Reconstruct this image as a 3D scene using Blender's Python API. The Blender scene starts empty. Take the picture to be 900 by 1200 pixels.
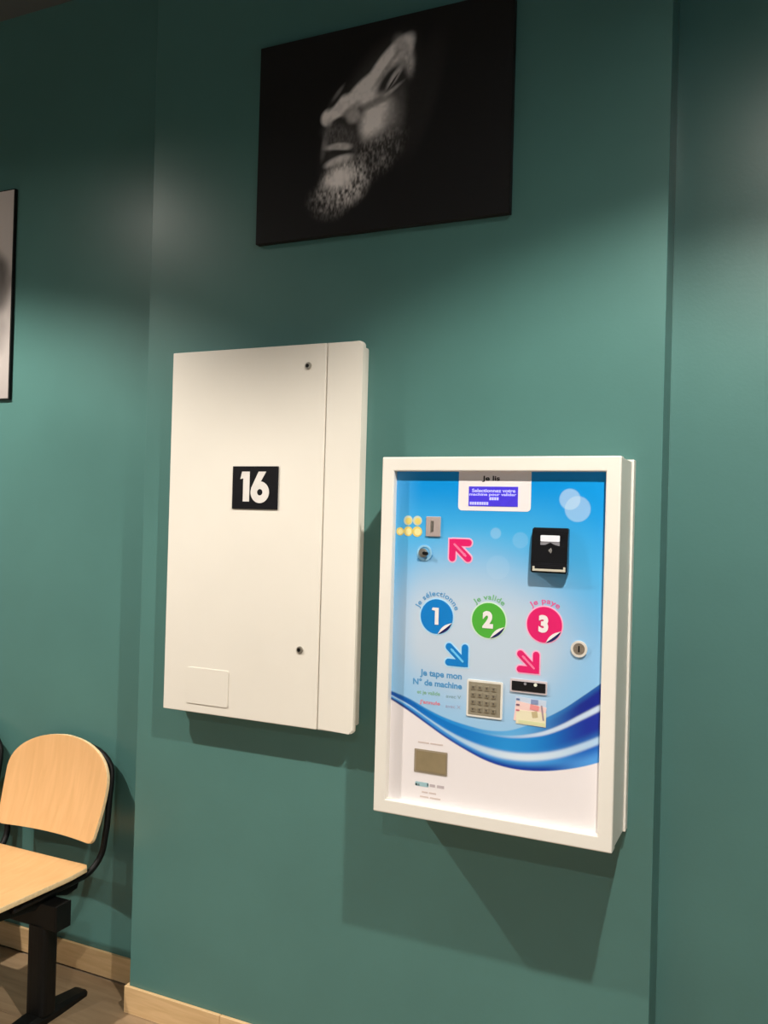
import bpy, bmesh, math, random
import numpy as np
from mathutils import Vector, Matrix

random.seed(7)
rng = np.random.default_rng(7)
scene = bpy.context.scene
C = scene.collection

# ------------------------------------------------------------------ camera
EYE = 1.6155
F_PX = 1020.3
YAW, PITCH, ROLL = 0.4310, 0.0087, 0.0270
fwd = Vector((-math.sin(YAW) * math.cos(PITCH), math.cos(YAW) * math.cos(PITCH), math.sin(PITCH)))
right0 = Vector((math.cos(YAW), math.sin(YAW), 0))
up0 = right0.cross(fwd)
right = right0 * math.cos(ROLL) + up0 * math.sin(ROLL)
up = up0 * math.cos(ROLL) - right0 * math.sin(ROLL)
cam_data = bpy.data.cameras.new('camera')
cam_data.sensor_fit = 'VERTICAL'
cam_data.sensor_height = 36.0
cam_data.lens = 36.0 * F_PX / 1200.0
cam_data.clip_start = 0.02
cam = bpy.data.objects.new('camera', cam_data)
C.objects.link(cam)
m = Matrix((right, up, -fwd)).transposed().to_4x4()
m.translation = (0, 0, EYE)
cam.matrix_world = m
scene.camera = cam

# ------------------------------------------------------------------ world, exposure
world = bpy.data.worlds.new('world')
scene.world = world
world.use_nodes = True
world.node_tree.nodes['Background'].inputs[0].default_value = (0.72, 0.88, 1.0, 1)
world.node_tree.nodes['Background'].inputs[1].default_value = 2.2
vs = scene.view_settings
vs.view_transform = 'Standard'
vs.look = 'None'
vs.exposure = 0.0
vs.gamma = 1.0
vs.use_curve_mapping = False

# lamps of the room (built further down as ceiling downlights): x, y, watts, beam angle in degrees
LAMP_Z = 3.20
LAMP_COLOR = (1.0, 0.92, 0.82)
LENS_RADIANCE = 1350.0
LAMPS = [
    (0.085, 0.94, 218.0, 125, 'white ceiling downlight just right of the payment machine, close to the green wall'),
    (-3.05, 0.95, 292.0, 129, 'white ceiling downlight above the wooden bench, close to the green wall'),
    (0.12, -1.38, 138.0, 126, 'white ceiling downlight behind the viewer, right of the room centre'),
    (-3.10, -1.38, 100.0, 126, 'white ceiling downlight behind the viewer, far left of the room'),
]
SPOT_BLEND = 0.30

# ------------------------------------------------------------------ helpers
def lin(h):
    h = h.lstrip('#')
    v = [int(h[i:i + 2], 16) / 255.0 for i in (0, 2, 4)]
    return tuple(c / 12.92 if c <= 0.04045 else ((c + 0.055) / 1.055) ** 2.4 for c in v)

MATS = {}
def mat(name, color, rough=0.5, metal=0.0, vary=0.04, scale=30.0, bump=0.0, bump_scale=200.0,
        emit=None, emit_strength=0.0, spec=0.5, attr=None, coat=0.0):
    if name in MATS:
        return MATS[name]
    ma = bpy.data.materials.new(name)
    ma.use_nodes = True
    nt = ma.node_tree
    b = nt.nodes['Principled BSDF']
    b.inputs['Roughness'].default_value = rough
    b.inputs['Metallic'].default_value = metal
    b.inputs['Specular IOR Level'].default_value = spec
    if coat:
        b.inputs['Coat Weight'].default_value = coat
        b.inputs['Coat Roughness'].default_value = 0.08
    tc = nt.nodes.new('ShaderNodeTexCoord')
    if attr:
        a = nt.nodes.new('ShaderNodeAttribute')
        a.attribute_name = attr
        nt.links.new(a.outputs['Color'], b.inputs['Base Color'])
    else:
        n = nt.nodes.new('ShaderNodeTexNoise')
        n.inputs['Scale'].default_value = scale
        n.inputs['Detail'].default_value = 3
        nt.links.new(tc.outputs['Object'], n.inputs['Vector'])
        r = nt.nodes.new('ShaderNodeValToRGB')
        lo = [max(0.0, c * (1 - vary)) for c in color]
        hi = [min(1.0, c * (1 + vary)) for c in color]
        r.color_ramp.elements[0].position = 0.3
        r.color_ramp.elements[1].position = 0.7
        r.color_ramp.elements[0].color = (*lo, 1)
        r.color_ramp.elements[1].color = (*hi, 1)
        nt.links.new(n.outputs['Fac'], r.inputs['Fac'])
        nt.links.new(r.outputs['Color'], b.inputs['Base Color'])
    if bump:
        bn = nt.nodes.new('ShaderNodeTexNoise')
        bn.inputs['Scale'].default_value = bump_scale
        bn.inputs['Detail'].default_value = 4
        nt.links.new(tc.outputs['Object'], bn.inputs['Vector'])
        bp = nt.nodes.new('ShaderNodeBump')
        bp.inputs['Strength'].default_value = bump
        bp.inputs['Distance'].default_value = 0.002
        nt.links.new(bn.outputs['Fac'], bp.inputs['Height'])
        nt.links.new(bp.outputs['Normal'], b.inputs['Normal'])
    if emit is not None:
        b.inputs['Emission Color'].default_value = (*emit, 1)
        b.inputs['Emission Strength'].default_value = emit_strength
    MATS[name] = ma
    return ma

def wood_mat(name, c1, c2, rough, axis=(1, 14, 14), scale=6.0):
    ma = bpy.data.materials.new(name)
    ma.use_nodes = True
    nt = ma.node_tree
    b = nt.nodes['Principled BSDF']
    b.inputs['Roughness'].default_value = rough
    tc = nt.nodes.new('ShaderNodeTexCoord')
    oi = nt.nodes.new('ShaderNodeObjectInfo')
    add = nt.nodes.new('ShaderNodeVectorMath')
    add.operation = 'ADD'
    mul = nt.nodes.new('ShaderNodeMath'); mul.operation = 'MULTIPLY'; mul.inputs[1].default_value = 37.0
    nt.links.new(oi.outputs['Random'], mul.inputs[0])
    nt.links.new(tc.outputs['Object'], add.inputs[0])
    nt.links.new(mul.outputs[0], add.inputs[1])
    mp = nt.nodes.new('ShaderNodeMapping')
    mp.inputs['Scale'].default_value = axis
    nt.links.new(add.outputs[0], mp.inputs['Vector'])
    n = nt.nodes.new('ShaderNodeTexNoise')
    n.inputs['Scale'].default_value = scale
    n.inputs['Detail'].default_value = 5
    n.inputs['Distortion'].default_value = 0.6
    nt.links.new(mp.outputs[0], n.inputs['Vector'])
    r = nt.nodes.new('ShaderNodeValToRGB')
    r.color_ramp.elements[0].position = 0.3
    r.color_ramp.elements[1].position = 0.72
    r.color_ramp.elements[0].color = (*c1, 1)
    r.color_ramp.elements[1].color = (*c2, 1)
    nt.links.new(n.outputs['Fac'], r.inputs['Fac'])
    nt.links.new(r.outputs['Color'], b.inputs['Base Color'])
    MATS[name] = ma
    return ma

def base_of(parent):
    """world position of a parent chain (only translations are used)"""
    p = Vector((0, 0, 0))
    while parent is not None:
        p += Vector(parent.location)
        parent = parent.parent
    return p

def link(name, me, ma, parent=None, origin=None, smooth=False):
    """me holds world coordinates; re-centre on the parent's base or on origin"""
    o = bpy.data.objects.new(name, me)
    off = base_of(parent) if parent is not None else Vector(origin if origin else (0, 0, 0))
    me.transform(Matrix.Translation(-off))
    if parent is not None:
        o.parent = parent
    else:
        o.location = off
    if ma is not None:
        me.materials.clear()
        me.materials.append(ma)
    if smooth:
        me.polygons.foreach_set('use_smooth', [True] * len(me.polygons))
    C.objects.link(o)
    return o

def from_bm(name, bm, ma, parent=None, origin=None, smooth=False):
    bmesh.ops.recalc_face_normals(bm, faces=bm.faces)
    me = bpy.data.meshes.new(name)
    bm.to_mesh(me)
    bm.free()
    return link(name, me, ma, parent, origin, smooth)

def box_bm(x0, x1, y0, y1, z0, z1, bevel=0.0, seg=2, bm=None):
    own = bmesh.new()
    bmesh.ops.create_cube(own, size=1.0)
    for v in own.verts:
        v.co = Vector(((x0 + x1) / 2 + v.co.x * (x1 - x0), (y0 + y1) / 2 + v.co.y * (y1 - y0),
                       (z0 + z1) / 2 + v.co.z * (z1 - z0)))
    if bevel > 0:
        bmesh.ops.bevel(own, geom=own.edges[:], offset=bevel, segments=seg, profile=0.5, affect='EDGES')
    if bm is None:
        return own
    tmp = bpy.data.meshes.new('tmp')
    own.to_mesh(tmp); own.free()
    bm.from_mesh(tmp)
    bpy.data.meshes.remove(tmp)
    return bm

def box(name, x0, x1, y0, y1, z0, z1, ma, parent=None, bevel=0.0, origin=None, seg=2):
    return from_bm(name, box_bm(x0, x1, y0, y1, z0, z1, bevel, seg), ma, parent, origin)

def prism_into(bm, pts, yb, yf):
    """polygon in the XZ plane with back face at yb and front face at yf (front = smaller y)"""
    n = len(pts)
    f = [bm.verts.new((x, yf, z)) for x, z in pts]
    b = [bm.verts.new((x, yb, z)) for x, z in pts]
    bm.faces.new(f)
    bm.faces.new(list(reversed(b)))
    for i in range(n):
        j = (i + 1) % n
        bm.faces.new((f[i], b[i], b[j], f[j]))

def prism(name, polys, yb, yf, ma, parent=None, origin=None):
    bm = bmesh.new()
    if polys and not isinstance(polys[0][0], (list, tuple)):
        polys = [polys]
    for k, p in enumerate(polys):
        prism_into(bm, p, yb, yf - k * 0.00002)
    return from_bm(name, bm, ma, parent, origin)

def circle(cx, cz, r, n=40, a0=0.0, a1=2 * math.pi, closed=True):
    k = n if closed else n + 1
    return [(cx + r * math.cos(a0 + (a1 - a0) * i / n), cz + r * math.sin(a0 + (a1 - a0) * i / n)) for i in range(k)]

def rrect(x0, x1, z0, z1, r, corners=(1, 1, 1, 1), n=6):
    """corners: bottom-left, bottom-right, top-right, top-left"""
    out = []
    for (cx, cz, a, on) in ((x0, z0, math.pi, corners[0]), (x1, z0, 1.5 * math.pi, corners[1]),
                            (x1, z1, 0, corners[2]), (x0, z1, 0.5 * math.pi, corners[3])):
        if on:
            ox = cx + r if cx == x0 else cx - r
            oz = cz + r if cz == z0 else cz - r
            out += circle(ox, oz, r, n, a, a + math.pi / 2, closed=False)
        else:
            out.append((cx, cz))
    return out

def capsule(p, q, r, n=10):
    a = math.atan2(q[1] - p[1], q[0] - p[0])
    return circle(q[0], q[1], r, n, a - math.pi / 2, a + math.pi / 2, closed=False) + \
        circle(p[0], p[1], r, n, a + math.pi / 2, a + 1.5 * math.pi, closed=False)

def cyl_y(name, cx, cz, yb, yf, r, ma, parent=None, n=32, bevel=0.0):
    bm = bmesh.new()
    prism_into(bm, circle(cx, cz, r, n), yb, yf)
    if bevel:
        es = [e for e in bm.edges if all(abs(v.co.y - yf) < 1e-6 for v in e.verts)]
        bmesh.ops.bevel(bm, geom=es, offset=bevel, segments=2, affect='EDGES')
    return from_bm(name, bm, ma, parent)

def ring_y(name, cx, cz, yb, yf, r0, r1, ma, parent=None, n=36):
    bm = bmesh.new()
    V = []
    for y in (yb, yf):
        for r in (r0, r1):
            V.append([bm.verts.new((x, y, z)) for x, z in circle(cx, cz, r, n)])
    for i in range(n):
        j = (i + 1) % n
        bm.faces.new((V[2][i], V[2][j], V[3][j], V[3][i]))
        bm.faces.new((V[0][i], V[1][i], V[1][j], V[0][j]))
        bm.faces.new((V[1][i], V[3][i], V[3][j], V[1][j]))
        bm.faces.new((V[0][i], V[0][j], V[2][j], V[2][i]))
    return from_bm(name, bm, ma, parent)

def text_mesh(s, size, bold=0.0, spacing=1.0):
    cu = bpy.data.curves.new('txt', 'FONT')
    cu.body = s
    cu.size = size
    cu.offset = bold
    cu.space_character = spacing
    cu.align_x = 'CENTER'
    cu.resolution_u = 4
    o = bpy.data.objects.new('txt', cu)
    C.objects.link(o)
    bpy.context.view_layer.update()
    dg = bpy.context.evaluated_depsgraph_get()
    me = bpy.data.meshes.new_from_object(o.evaluated_get(dg))
    bpy.data.objects.remove(o)
    bpy.data.curves.remove(cu)
    return me

def text(name, s, cx, cz, size, y, ma, parent, bold=0.0, width=None, height=None, arc=None, spacing=1.0):
    """flat lettering on a plane facing -Y, centred on (cx, cz); arc = (centre_x, centre_z, radius)"""
    me = text_mesh(s, size, bold, spacing)
    co = np.array([v.co[:] for v in me.vertices])
    lo, hi = co.min(0), co.max(0)
    co[:, 0] -= (lo[0] + hi[0]) / 2
    if arc is None:
        co[:, 1] -= (lo[1] + hi[1]) / 2
    if width:
        co[:, 0] *= width / (hi[0] - lo[0])
    if height:
        co[:, 1] *= height / (hi[1] - lo[1])
    if arc is not None:
        ax, az, r = arc
        ang = math.pi / 2 - co[:, 0] / r
        rad = r + co[:, 1]
        x = ax + rad * np.cos(ang)
        z = az + rad * np.sin(ang)
    else:
        x = cx + co[:, 0]
        z = cz + co[:, 1]
    for i, v in enumerate(me.vertices):
        v.co = (x[i], y, z[i])
    return link(name, me, ma, parent)

def tube(bm, pts, r, n=10, cap=True):
    """round tube along a polyline"""
    pts = [Vector(p) for p in pts]
    rings = []
    ref = Vector((1, 0, 0))
    for i, p in enumerate(pts):
        d = (pts[min(i + 1, len(pts) - 1)] - pts[max(i - 1, 0)]).normalized()
        a = d.cross(ref)
        if a.length < 1e-3:
            a = d.cross(Vector((0, 1, 0)))
        a.normalize()
        b = d.cross(a).normalized()
        rings.append([bm.verts.new(p + (a * math.cos(t) + b * math.sin(t)) * r)
                      for t in (2 * math.pi * k / n for k in range(n))])
    for i in range(len(rings) - 1):
        for k in range(n):
            l = (k + 1) % n
            bm.faces.new((rings[i][k], rings[i][l], rings[i + 1][l], rings[i + 1][k]))
    if cap:
        bm.faces.new(list(reversed(rings[0])))
        bm.faces.new(rings[-1])

def tag(o, label, cat, group=None):
    o['label'] = label
    o['category'] = cat
    if group:
        o['group'] = group
    return o

def thing(name, loc, label, cat, group=None):
    o = bpy.data.objects.new(name, None)
    o.empty_display_size = 0.1
    o.location = loc
    C.objects.link(o)
    return tag(o, label, cat, group)

def structure(o, label=None):
    o['kind'] = 'structure'
    if label:
        o['label'] = label
    return o

def grid_print(name, x0, x1, z0, z1, nx, nz, y, colour_fn, ma, parent):
    """flat printed sheet: a fine grid facing -Y whose colour attribute holds the print"""
    xs = np.linspace(x0, x1, nx)
    zs = np.linspace(z0, z1, nz)
    X, Z = np.meshgrid(xs, zs)
    co = np.stack([X.ravel(), np.full(X.size, y), Z.ravel()], 1)
    idx = np.arange(nx * nz).reshape(nz, nx)
    quads = np.stack([idx[:-1, :-1].ravel(), idx[:-1, 1:].ravel(), idx[1:, 1:].ravel(), idx[1:, :-1].ravel()], 1)
    me = bpy.data.meshes.new(name)
    me.from_pydata(co.tolist(), [], quads.tolist())
    col = np.ones((X.size, 4), dtype=np.float32)
    col[:, :3] = np.clip(colour_fn(X.ravel(), Z.ravel()), 0, 1)
    at = me.color_attributes.new('print', 'FLOAT_COLOR', 'POINT')
    at.data.foreach_set('color', col.ravel())
    return link(name, me, ma, parent)

def sstep(a, b, x):
    t = np.clip((x - a) / (b - a), 0, 1)
    return t * t * (3 - 2 * t)

def vnoise(x, y, seed=0):
    """smooth value noise on numpy arrays"""
    g = np.random.default_rng(seed).random((64, 64))
    xi = np.floor(x).astype(int); yi = np.floor(y).astype(int)
    fx = x - xi; fy = y - yi
    fx = fx * fx * (3 - 2 * fx); fy = fy * fy * (3 - 2 * fy)
    a = g[yi % 64, xi % 64]; b = g[yi % 64, (xi + 1) % 64]
    c = g[(yi + 1) % 64, xi % 64]; d = g[(yi + 1) % 64, (xi + 1) % 64]
    return (a * (1 - fx) + b * fx) * (1 - fy) + (c * (1 - fx) + d * fx) * fy

# ------------------------------------------------------------------ materials
M_wall = mat('teal_paint', (0.076, 0.192, 0.176), rough=0.34, vary=0.05, scale=3.0, bump=0.10, bump_scale=120.0)
M_ceil = mat('ceiling_paint', (0.080, 0.100, 0.112), rough=0.8, vary=0.05, scale=4.0)
M_wall2 = mat('far_wall_paint', (0.34, 0.39, 0.42), rough=0.7, vary=0.05, scale=3.0)
M_grout = mat('grout', (0.30, 0.23, 0.16), rough=0.8, vary=0.1, scale=60)
M_plank = wood_mat('wood_look_tile', (0.245, 0.165, 0.095), (0.345, 0.243, 0.145), 0.45, (1.2, 12, 12), 4.0)
M_skirt = wood_mat('wood_look_skirting', (0.62, 0.405, 0.195), (0.74, 0.51, 0.27), 0.45, (1.5, 20, 20), 4.0)
M_cream = mat('cream_enamel', (0.80, 0.765, 0.69), rough=0.38, vary=0.012, scale=6)
M_white = mat('white_enamel', (0.83, 0.80, 0.735), rough=0.35, vary=0.012, scale=6)
M_black = mat('black_powder_coat', (0.0045, 0.0048, 0.0048), rough=0.5, vary=0.2, scale=60, spec=0.22)
M_gloss_black = mat('gloss_black_plastic', (0.008, 0.008, 0.010), rough=0.22, vary=0.1, scale=40)
M_chrome = mat('brushed_metal', (0.55, 0.52, 0.46), rough=0.35, metal=0.9, vary=0.1, scale=80)
M_dark_metal = mat('dark_metal', (0.16, 0.145, 0.12), rough=0.4, metal=0.6, vary=0.15, scale=80)
M_ply = wood_mat('beech_plywood', (0.70, 0.405, 0.175), (0.78, 0.465, 0.215), 0.40, (10, 2, 1.0), 5.0)
M_ply_edge = mat('plywood_edge', (0.92, 0.70, 0.41), rough=0.5, vary=0.1, scale=80)

# ------------------------------------------------------------------ room shell
WY = 2.385          # recessed wall plane
PY = 2.25           # front plane of the projecting pier
CEIL = 3.485
X0, X1, Y0 = -5.2, 3.6, -4.2
structure(box('floor', X0, X1, Y0, WY + 0.15, -0.10, -0.006, M_grout))
structure(box('ceiling', X0, X1, Y0, WY + 0.15, CEIL, CEIL + 0.1, M_ceil))
structure(box('wall_back', X0, X1, WY, WY + 0.15, -0.006, CEIL, M_wall), 'green painted wall set back on both sides of the pier')
structure(box('wall_pier', -1.897, -0.278, PY, WY, -0.006, CEIL, M_wall, bevel=0.002), 'green painted pier standing proud of the wall behind')
structure(box('wall_left', X0 - 0.1, X0, Y0, WY + 0.15, -0.006, CEIL, M_wall2))
structure(box('wall_right', X1, X1 + 0.1, Y0, WY + 0.15, -0.006, CEIL, M_wall2))
# shop front behind the viewer: wall with an added window giving cool fill
WX0, WX1, WZ0, WZ1 = 0.5, 3.3, 0.35, 2.75
bm = bmesh.new()
for a in ((X0, WX0, -0.006, CEIL), (WX1, X1, -0.006, CEIL), (WX0, WX1, -0.006, WZ0), (WX0, WX1, WZ1, CEIL)):
    box_bm(a[0], a[1], Y0 - 0.1, Y0, a[2], a[3], 0.0, 1, bm)
structure(from_bm('wall_front', bm, M_wall2))
M_glass = bpy.data.materials.new('fill_window_glass')
M_glass.use_nodes = True
gb = M_glass.node_tree.nodes['Principled BSDF']
gb.inputs['Base Color'].default_value = (1, 1, 1, 1)
gb.inputs['Roughness'].default_value = 0.0
gb.inputs['Transmission Weight'].default_value = 1.0
gb.inputs['IOR'].default_value = 1.01
fill_win = bpy.data.objects.new('fill_window_1', None)
fill_win.location = ((WX0 + WX1) / 2, Y0 - 0.05, WZ0)
C.objects.link(fill_win)
structure(fill_win, 'added unseen window behind the viewer for cool fill light')
bm = bmesh.new()
for a in ((WX0, WX1, WZ0, WZ0 + 0.05), (WX0, WX1, WZ1 - 0.05, WZ1), (WX0, WX0 + 0.05, WZ0, WZ1), (WX1 - 0.05, WX1, WZ0, WZ1), (1.875, 1.925, WZ0, WZ1)):
    box_bm(a[0], a[1], Y0 - 0.08, Y0 - 0.03, a[2], a[3], 0.0, 1, bm)
from_bm('fill_window_frame', bm, M_white, fill_win)
for a, b in ((WX0 + 0.05, 1.875), (1.925, WX1 - 0.05)):
    box('fill_window_pane', a, b, Y0 - 0.057, Y0 - 0.053, WZ0 + 0.05, WZ1 - 0.05, M_glass, fill_win)

# wood-look floor tiles, each its own piece
floor = bpy.data.objects['floor']
PW, PL, GAP = 0.30, 1.20, 0.003
tile_me = None
row = 0
y = WY - 0.02
while y > Y0:
    off = (row % 3) * 0.40
    x = X0 - off
    while x < X1:
        a, b = max(x, X0), min(x + PL, X1)
        if b - a > 0.02:
            full = abs((b - a) - PL) < 1e-6 and y - PW > Y0
            if full and tile_me is not None:
                o = bpy.data.objects.new('floor_tile', tile_me)
                o.parent = floor
                C.objects.link(o)
            else:
                yy = max(y - PW, Y0)
                bm = box_bm(GAP / 2, (b - a) - GAP / 2, -(y - yy) + GAP / 2, -GAP / 2, -0.006, 0.0, 0.0008, 1)
                o = from_bm('floor_tile', bm, M_plank)
                o.parent = floor
                if full:
                    tile_me = o.data
            o.location = (a, y, 0)
        x += PL
    y -= PW
    row += 1

# skirting: tile pieces with a lit top edge
SK = 0.085
def skirting(name, x0, x1, yf, joint):
    root = structure(box(name, x0, x1, yf + 0.006, yf + 0.012, 0, SK - 0.004, M_grout))
    x = x0
    first = True
    while x < x1 - 1e-6:
        b = min(x + (joint if not first else joint * 0.62), x1)
        first = False
        o = box('skirting_tile', x + 0.0006, b - 0.0006, yf, yf + 0.011, 0.0, SK, M_skirt, parent=root, bevel=0.001, seg=1)
        x = b
    return root
skirting('baseboard_left', X0, -1.897, WY - 0.012, 0.60)
skirting('baseboard_pier', -1.909, -0.266, PY - 0.012, 0.60)
skirting('baseboard_right', -0.278, X1, WY - 0.012, 0.60)
for nm, xa, xb in (('baseboard_pier_left', -1.909, -1.8975), ('baseboard_pier_right', -0.2775, -0.266)):
    structure(box(nm, xa, xb, PY + 0.0005, WY - 0.0125, 0, SK, M_skirt, bevel=0.001, seg=1))

# ------------------------------------------------------------------ ceiling downlights
M_lens = mat('lamp_lens', (0.9, 0.88, 0.82), rough=0.4, emit=LAMP_COLOR, emit_strength=LENS_RADIANCE)
M_lampbody = mat('lamp_white', (0.75, 0.75, 0.73), rough=0.5)
for lx, ly, watts, beam_angle, lab in LAMPS:
    t = thing('ceiling_downlight', (lx, ly, CEIL), lab, 'lamp', 'ceiling downlights')
    bm = bmesh.new()
    n = 32
    prof = [(0.045, CEIL), (0.045, LAMP_Z + 0.006), (0.040, LAMP_Z + 0.004), (0.035, LAMP_Z + 0.012), (0.035, LAMP_Z + 0.03)]
    rings = [[bm.verts.new((lx + r * math.cos(2 * math.pi * k / n), ly + r * math.sin(2 * math.pi * k / n), z))
              for k in range(n)] for r, z in prof]
    for i in range(len(rings) - 1):
        for k in range(n):
            bm.faces.new((rings[i][k], rings[i][(k + 1) % n], rings[i + 1][(k + 1) % n], rings[i + 1][k]))
    from_bm('housing', bm, M_lampbody, t, smooth=True)
    bm = bmesh.new()
    bm.faces.new([bm.verts.new((lx + 0.035 * math.cos(2 * math.pi * k / n), ly + 0.035 * math.sin(2 * math.pi * k / n), LAMP_Z + 0.016)) for k in range(n)])
    from_bm('lens', bm, M_lens, t)
    ld = bpy.data.lights.new('downlight_beam', 'SPOT')
    ld.energy = watts
    ld.color = LAMP_COLOR
    ld.spot_size = math.radians(beam_angle)
    ld.spot_blend = SPOT_BLEND
    ld.shadow_soft_size = 0.026
    lo = bpy.data.objects.new('beam', ld)
    lo.parent = t
    lo.location = (0, 0, LAMP_Z - CEIL)
    C.objects.link(lo)

# ------------------------------------------------------------------ canvas print with the face
def face_print(X, Z):
    u = X + 1.48
    v = Z - 2.441
    I = np.zeros_like(u)
    def ell(cx, cy, a, b, rot, soft=0.35):
        c, s = math.cos(rot), math.sin(rot)
        p = ((u - cx) * c + (v - cy) * s) / a
        q = (-(u - cx) * s + (v - cy) * c) / b
        return 1 - sstep(1 - soft, 1 + soft, np.sqrt(p * p + q * q))
    def light(w, val):
        nonlocal I
        I = I * (1 - w) + val * w
    hair = vnoise(u * 210, v * 90, 1) * 0.6 + vnoise(u * 330 + 9, v * 160, 2) * 0.4
    pores = vnoise(u * 120, v * 120, 5)
    D = math.radians
    # head mass, dim
    light(ell(0.375, 0.33, 0.215, 0.105, D(62), 0.30), 0.04)
    # forehead with a crisp lit outline
    light(ell(0.428, 0.452, 0.112, 0.043, D(49), 0.16), 0.80)
    light(ell(0.405, 0.440, 0.085, 0.022, D(50), 0.5) * 0.7, 0.98)
    light(ell(0.478, 0.492, 0.026, 0.050, D(24), 0.5) * 0.75, 0.42)
    light(ell(0.492, 0.465, 0.016, 0.042, D(14), 0.6) * 0.6, 0.30 + 0.5 * hair)
    # temple and receding side fall into the dark
    light(ell(0.535, 0.36, 0.16, 0.046, D(74), 0.45) * 0.95, 0.012)
    # nose bridge and nose
    light(ell(0.345, 0.402, 0.075, 0.027, D(40), 0.28), 0.88)
    light(ell(0.276, 0.368, 0.050, 0.028, D(35), 0.26), 0.80)
    light(ell(0.246, 0.348, 0.028, 0.026, D(20), 0.25), 0.80)
    light(ell(0.318, 0.362, 0.030, 0.010, D(28), 0.7) * 0.7, 0.25)
    # near eye socket: deep hollow, lit lid and lower rim
    light(ell(0.440, 0.412, 0.062, 0.034, D(54), 0.35), 0.025)
    light(ell(0.452, 0.428, 0.036, 0.010, D(52), 0.5) * 0.9, 0.55)
    light(ell(0.446, 0.414, 0.030, 0.003, D(52), 0.6), 0.02)
    light(ell(0.428, 0.380, 0.048, 0.006, D(32), 0.6) * 0.8, 0.60)
    light(ell(0.425, 0.455, 0.060, 0.008, D(50), 0.6) * 0.7, 0.10 + 0.3 * hair)
    # far eye hollow and brow
    light(ell(0.262, 0.398, 0.036, 0.013, D(50), 0.4), 0.02)
    light(ell(0.272, 0.415, 0.026, 0.006, D(48), 0.6) * 0.5, 0.30)
    # under the nose
    light(ell(0.282, 0.328, 0.034, 0.016, D(8), 0.35), 0.03)
    light(ell(0.305, 0.348, 0.016, 0.010, D(20), 0.6) * 0.7, 0.22)
    light(ell(0.334, 0.340, 0.012, 0.024, D(8), 0.5) * 0.7, 0.30)
    # cheek
    light(ell(0.402, 0.315, 0.050, 0.066, D(-18), 0.42), 0.92)
    light(ell(0.450, 0.30, 0.030, 0.075, D(-8), 0.7) * 0.75, 0.16)
    light(ell(0.395, 0.366, 0.050, 0.012, D(14), 0.6) * 0.7, 0.12)
    light(ell(0.322, 0.338, 0.020, 0.020, D(0), 0.45) * 0.8, 0.50)
    light(ell(0.236, 0.285, 0.050, 0.010, D(78), 0.6) * 0.6, 0.28)
    # moustache and lips
    light(ell(0.285, 0.285, 0.060, 0.030, D(-25), 0.45) * 0.95, 0.02 + 0.14 * hair)
    light(ell(0.278, 0.254, 0.042, 0.013, D(-4), 0.35), 0.52)
    light(ell(0.295, 0.236, 0.062, 0.008, D(-12), 0.4), 0.02)
    light(ell(0.285, 0.213, 0.048, 0.016, D(8), 0.35), 0.66)
    light(ell(0.268, 0.186, 0.026, 0.016, D(0), 0.5), 0.06)
    # beard: jaw and chin
    light(ell(0.395, 0.215, 0.092, 0.055, D(35), 0.45) * 0.92, 0.015 + 0.55 * np.clip(hair - 0.35, 0, 1) ** 1.3)
    light(ell(0.298, 0.145, 0.074, 0.064, D(20), 0.35), 0.04 + 1.1 * np.clip(hair - 0.22, 0, 1))
    light(ell(0.282, 0.162, 0.046, 0.028, D(15), 0.6) * 0.85, 0.92)
    light(ell(0.250, 0.100, 0.052, 0.040, D(-10), 0.7) * 0.65, 0.02 + 0.8 * np.clip(hair - 0.3, 0, 1))
    I = np.clip(I * (0.92 + 0.30 * pores) * 1.08, 0, 0.98)
    g = np.stack([I * 1.0, I * 0.95, I * 0.93], 1)
    return g + np.array([0.011, 0.011, 0.0115])
M_print = mat('monochrome_print', (1, 1, 1), rough=0.55, attr='print', spec=0.25)
M_canvas = mat('black_canvas', (0.008, 0.008, 0.009), rough=0.6, vary=0.15, scale=200, spec=0.25)
t = thing('canvas_print', (-1.08, PY, 2.441), 'black canvas print of a half-lit bearded face, hung high on the pier', 'picture', 'wall pictures')
box('stretcher', -1.480, -0.681, 2.2285, PY, 2.441, 3.041, M_canvas, t, bevel=0.0015, seg=1)
grid_print('printed_face', -1.4785, -0.6825, 2.4425, 3.0395, 300, 226, 2.2282, face_print, M_print, t)

# left picture, mostly out of frame
def portrait_print(X, Z):
    u = (X + 3.25) / 0.60
    v = (Z - 2.03) / 0.79
    I = 0.47 + 0.05 * vnoise(u * 5, v * 5, 3)
    I = I * (0.72 + 0.55 * v)
    n = (vnoise(u * 14, v * 14, 4) - 0.5) * 0.12
    head = 1 - sstep(0.85, 1.1, np.sqrt(((u - 0.60) / 0.385) ** 2 + ((v - 0.55) / 0.23) ** 2) + n)
    I = I * (1 - head) + (0.10 + 0.10 * vnoise(u * 40, v * 12, 6)) * head
    facev = 1 - sstep(0.7, 1.2, np.sqrt(((u - 0.50) / 0.20) ** 2 + ((v - 0.46) / 0.20) ** 2))
    I = I * (1 - facev) + 0.42 * facev
    neck = (1 - sstep(0.85, 1.15, np.sqrt(((u - 0.62) / 0.34) ** 2 + ((v - 0.30) / 0.16) ** 2) + n))
    I = I * (1 - neck * 0.6) + 0.22 * neck * 0.6
    return np.stack([I * 1.0, I * 0.91, I * 0.87], 1)
t = thing('canvas_print', (-2.95, WY, 2.028), 'pale grey portrait print with black edges on the wall above the bench', 'picture', 'wall pictures')
box('stretcher', -3.255, -2.652, WY - 0.013, WY, 2.028, 2.823, M_canvas, t, bevel=0.001, seg=1)
grid_print('printed_portrait', -3.250, -2.657, 2.033, 2.819, 140, 180, WY - 0.0133, portrait_print, M_print, t)

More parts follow.
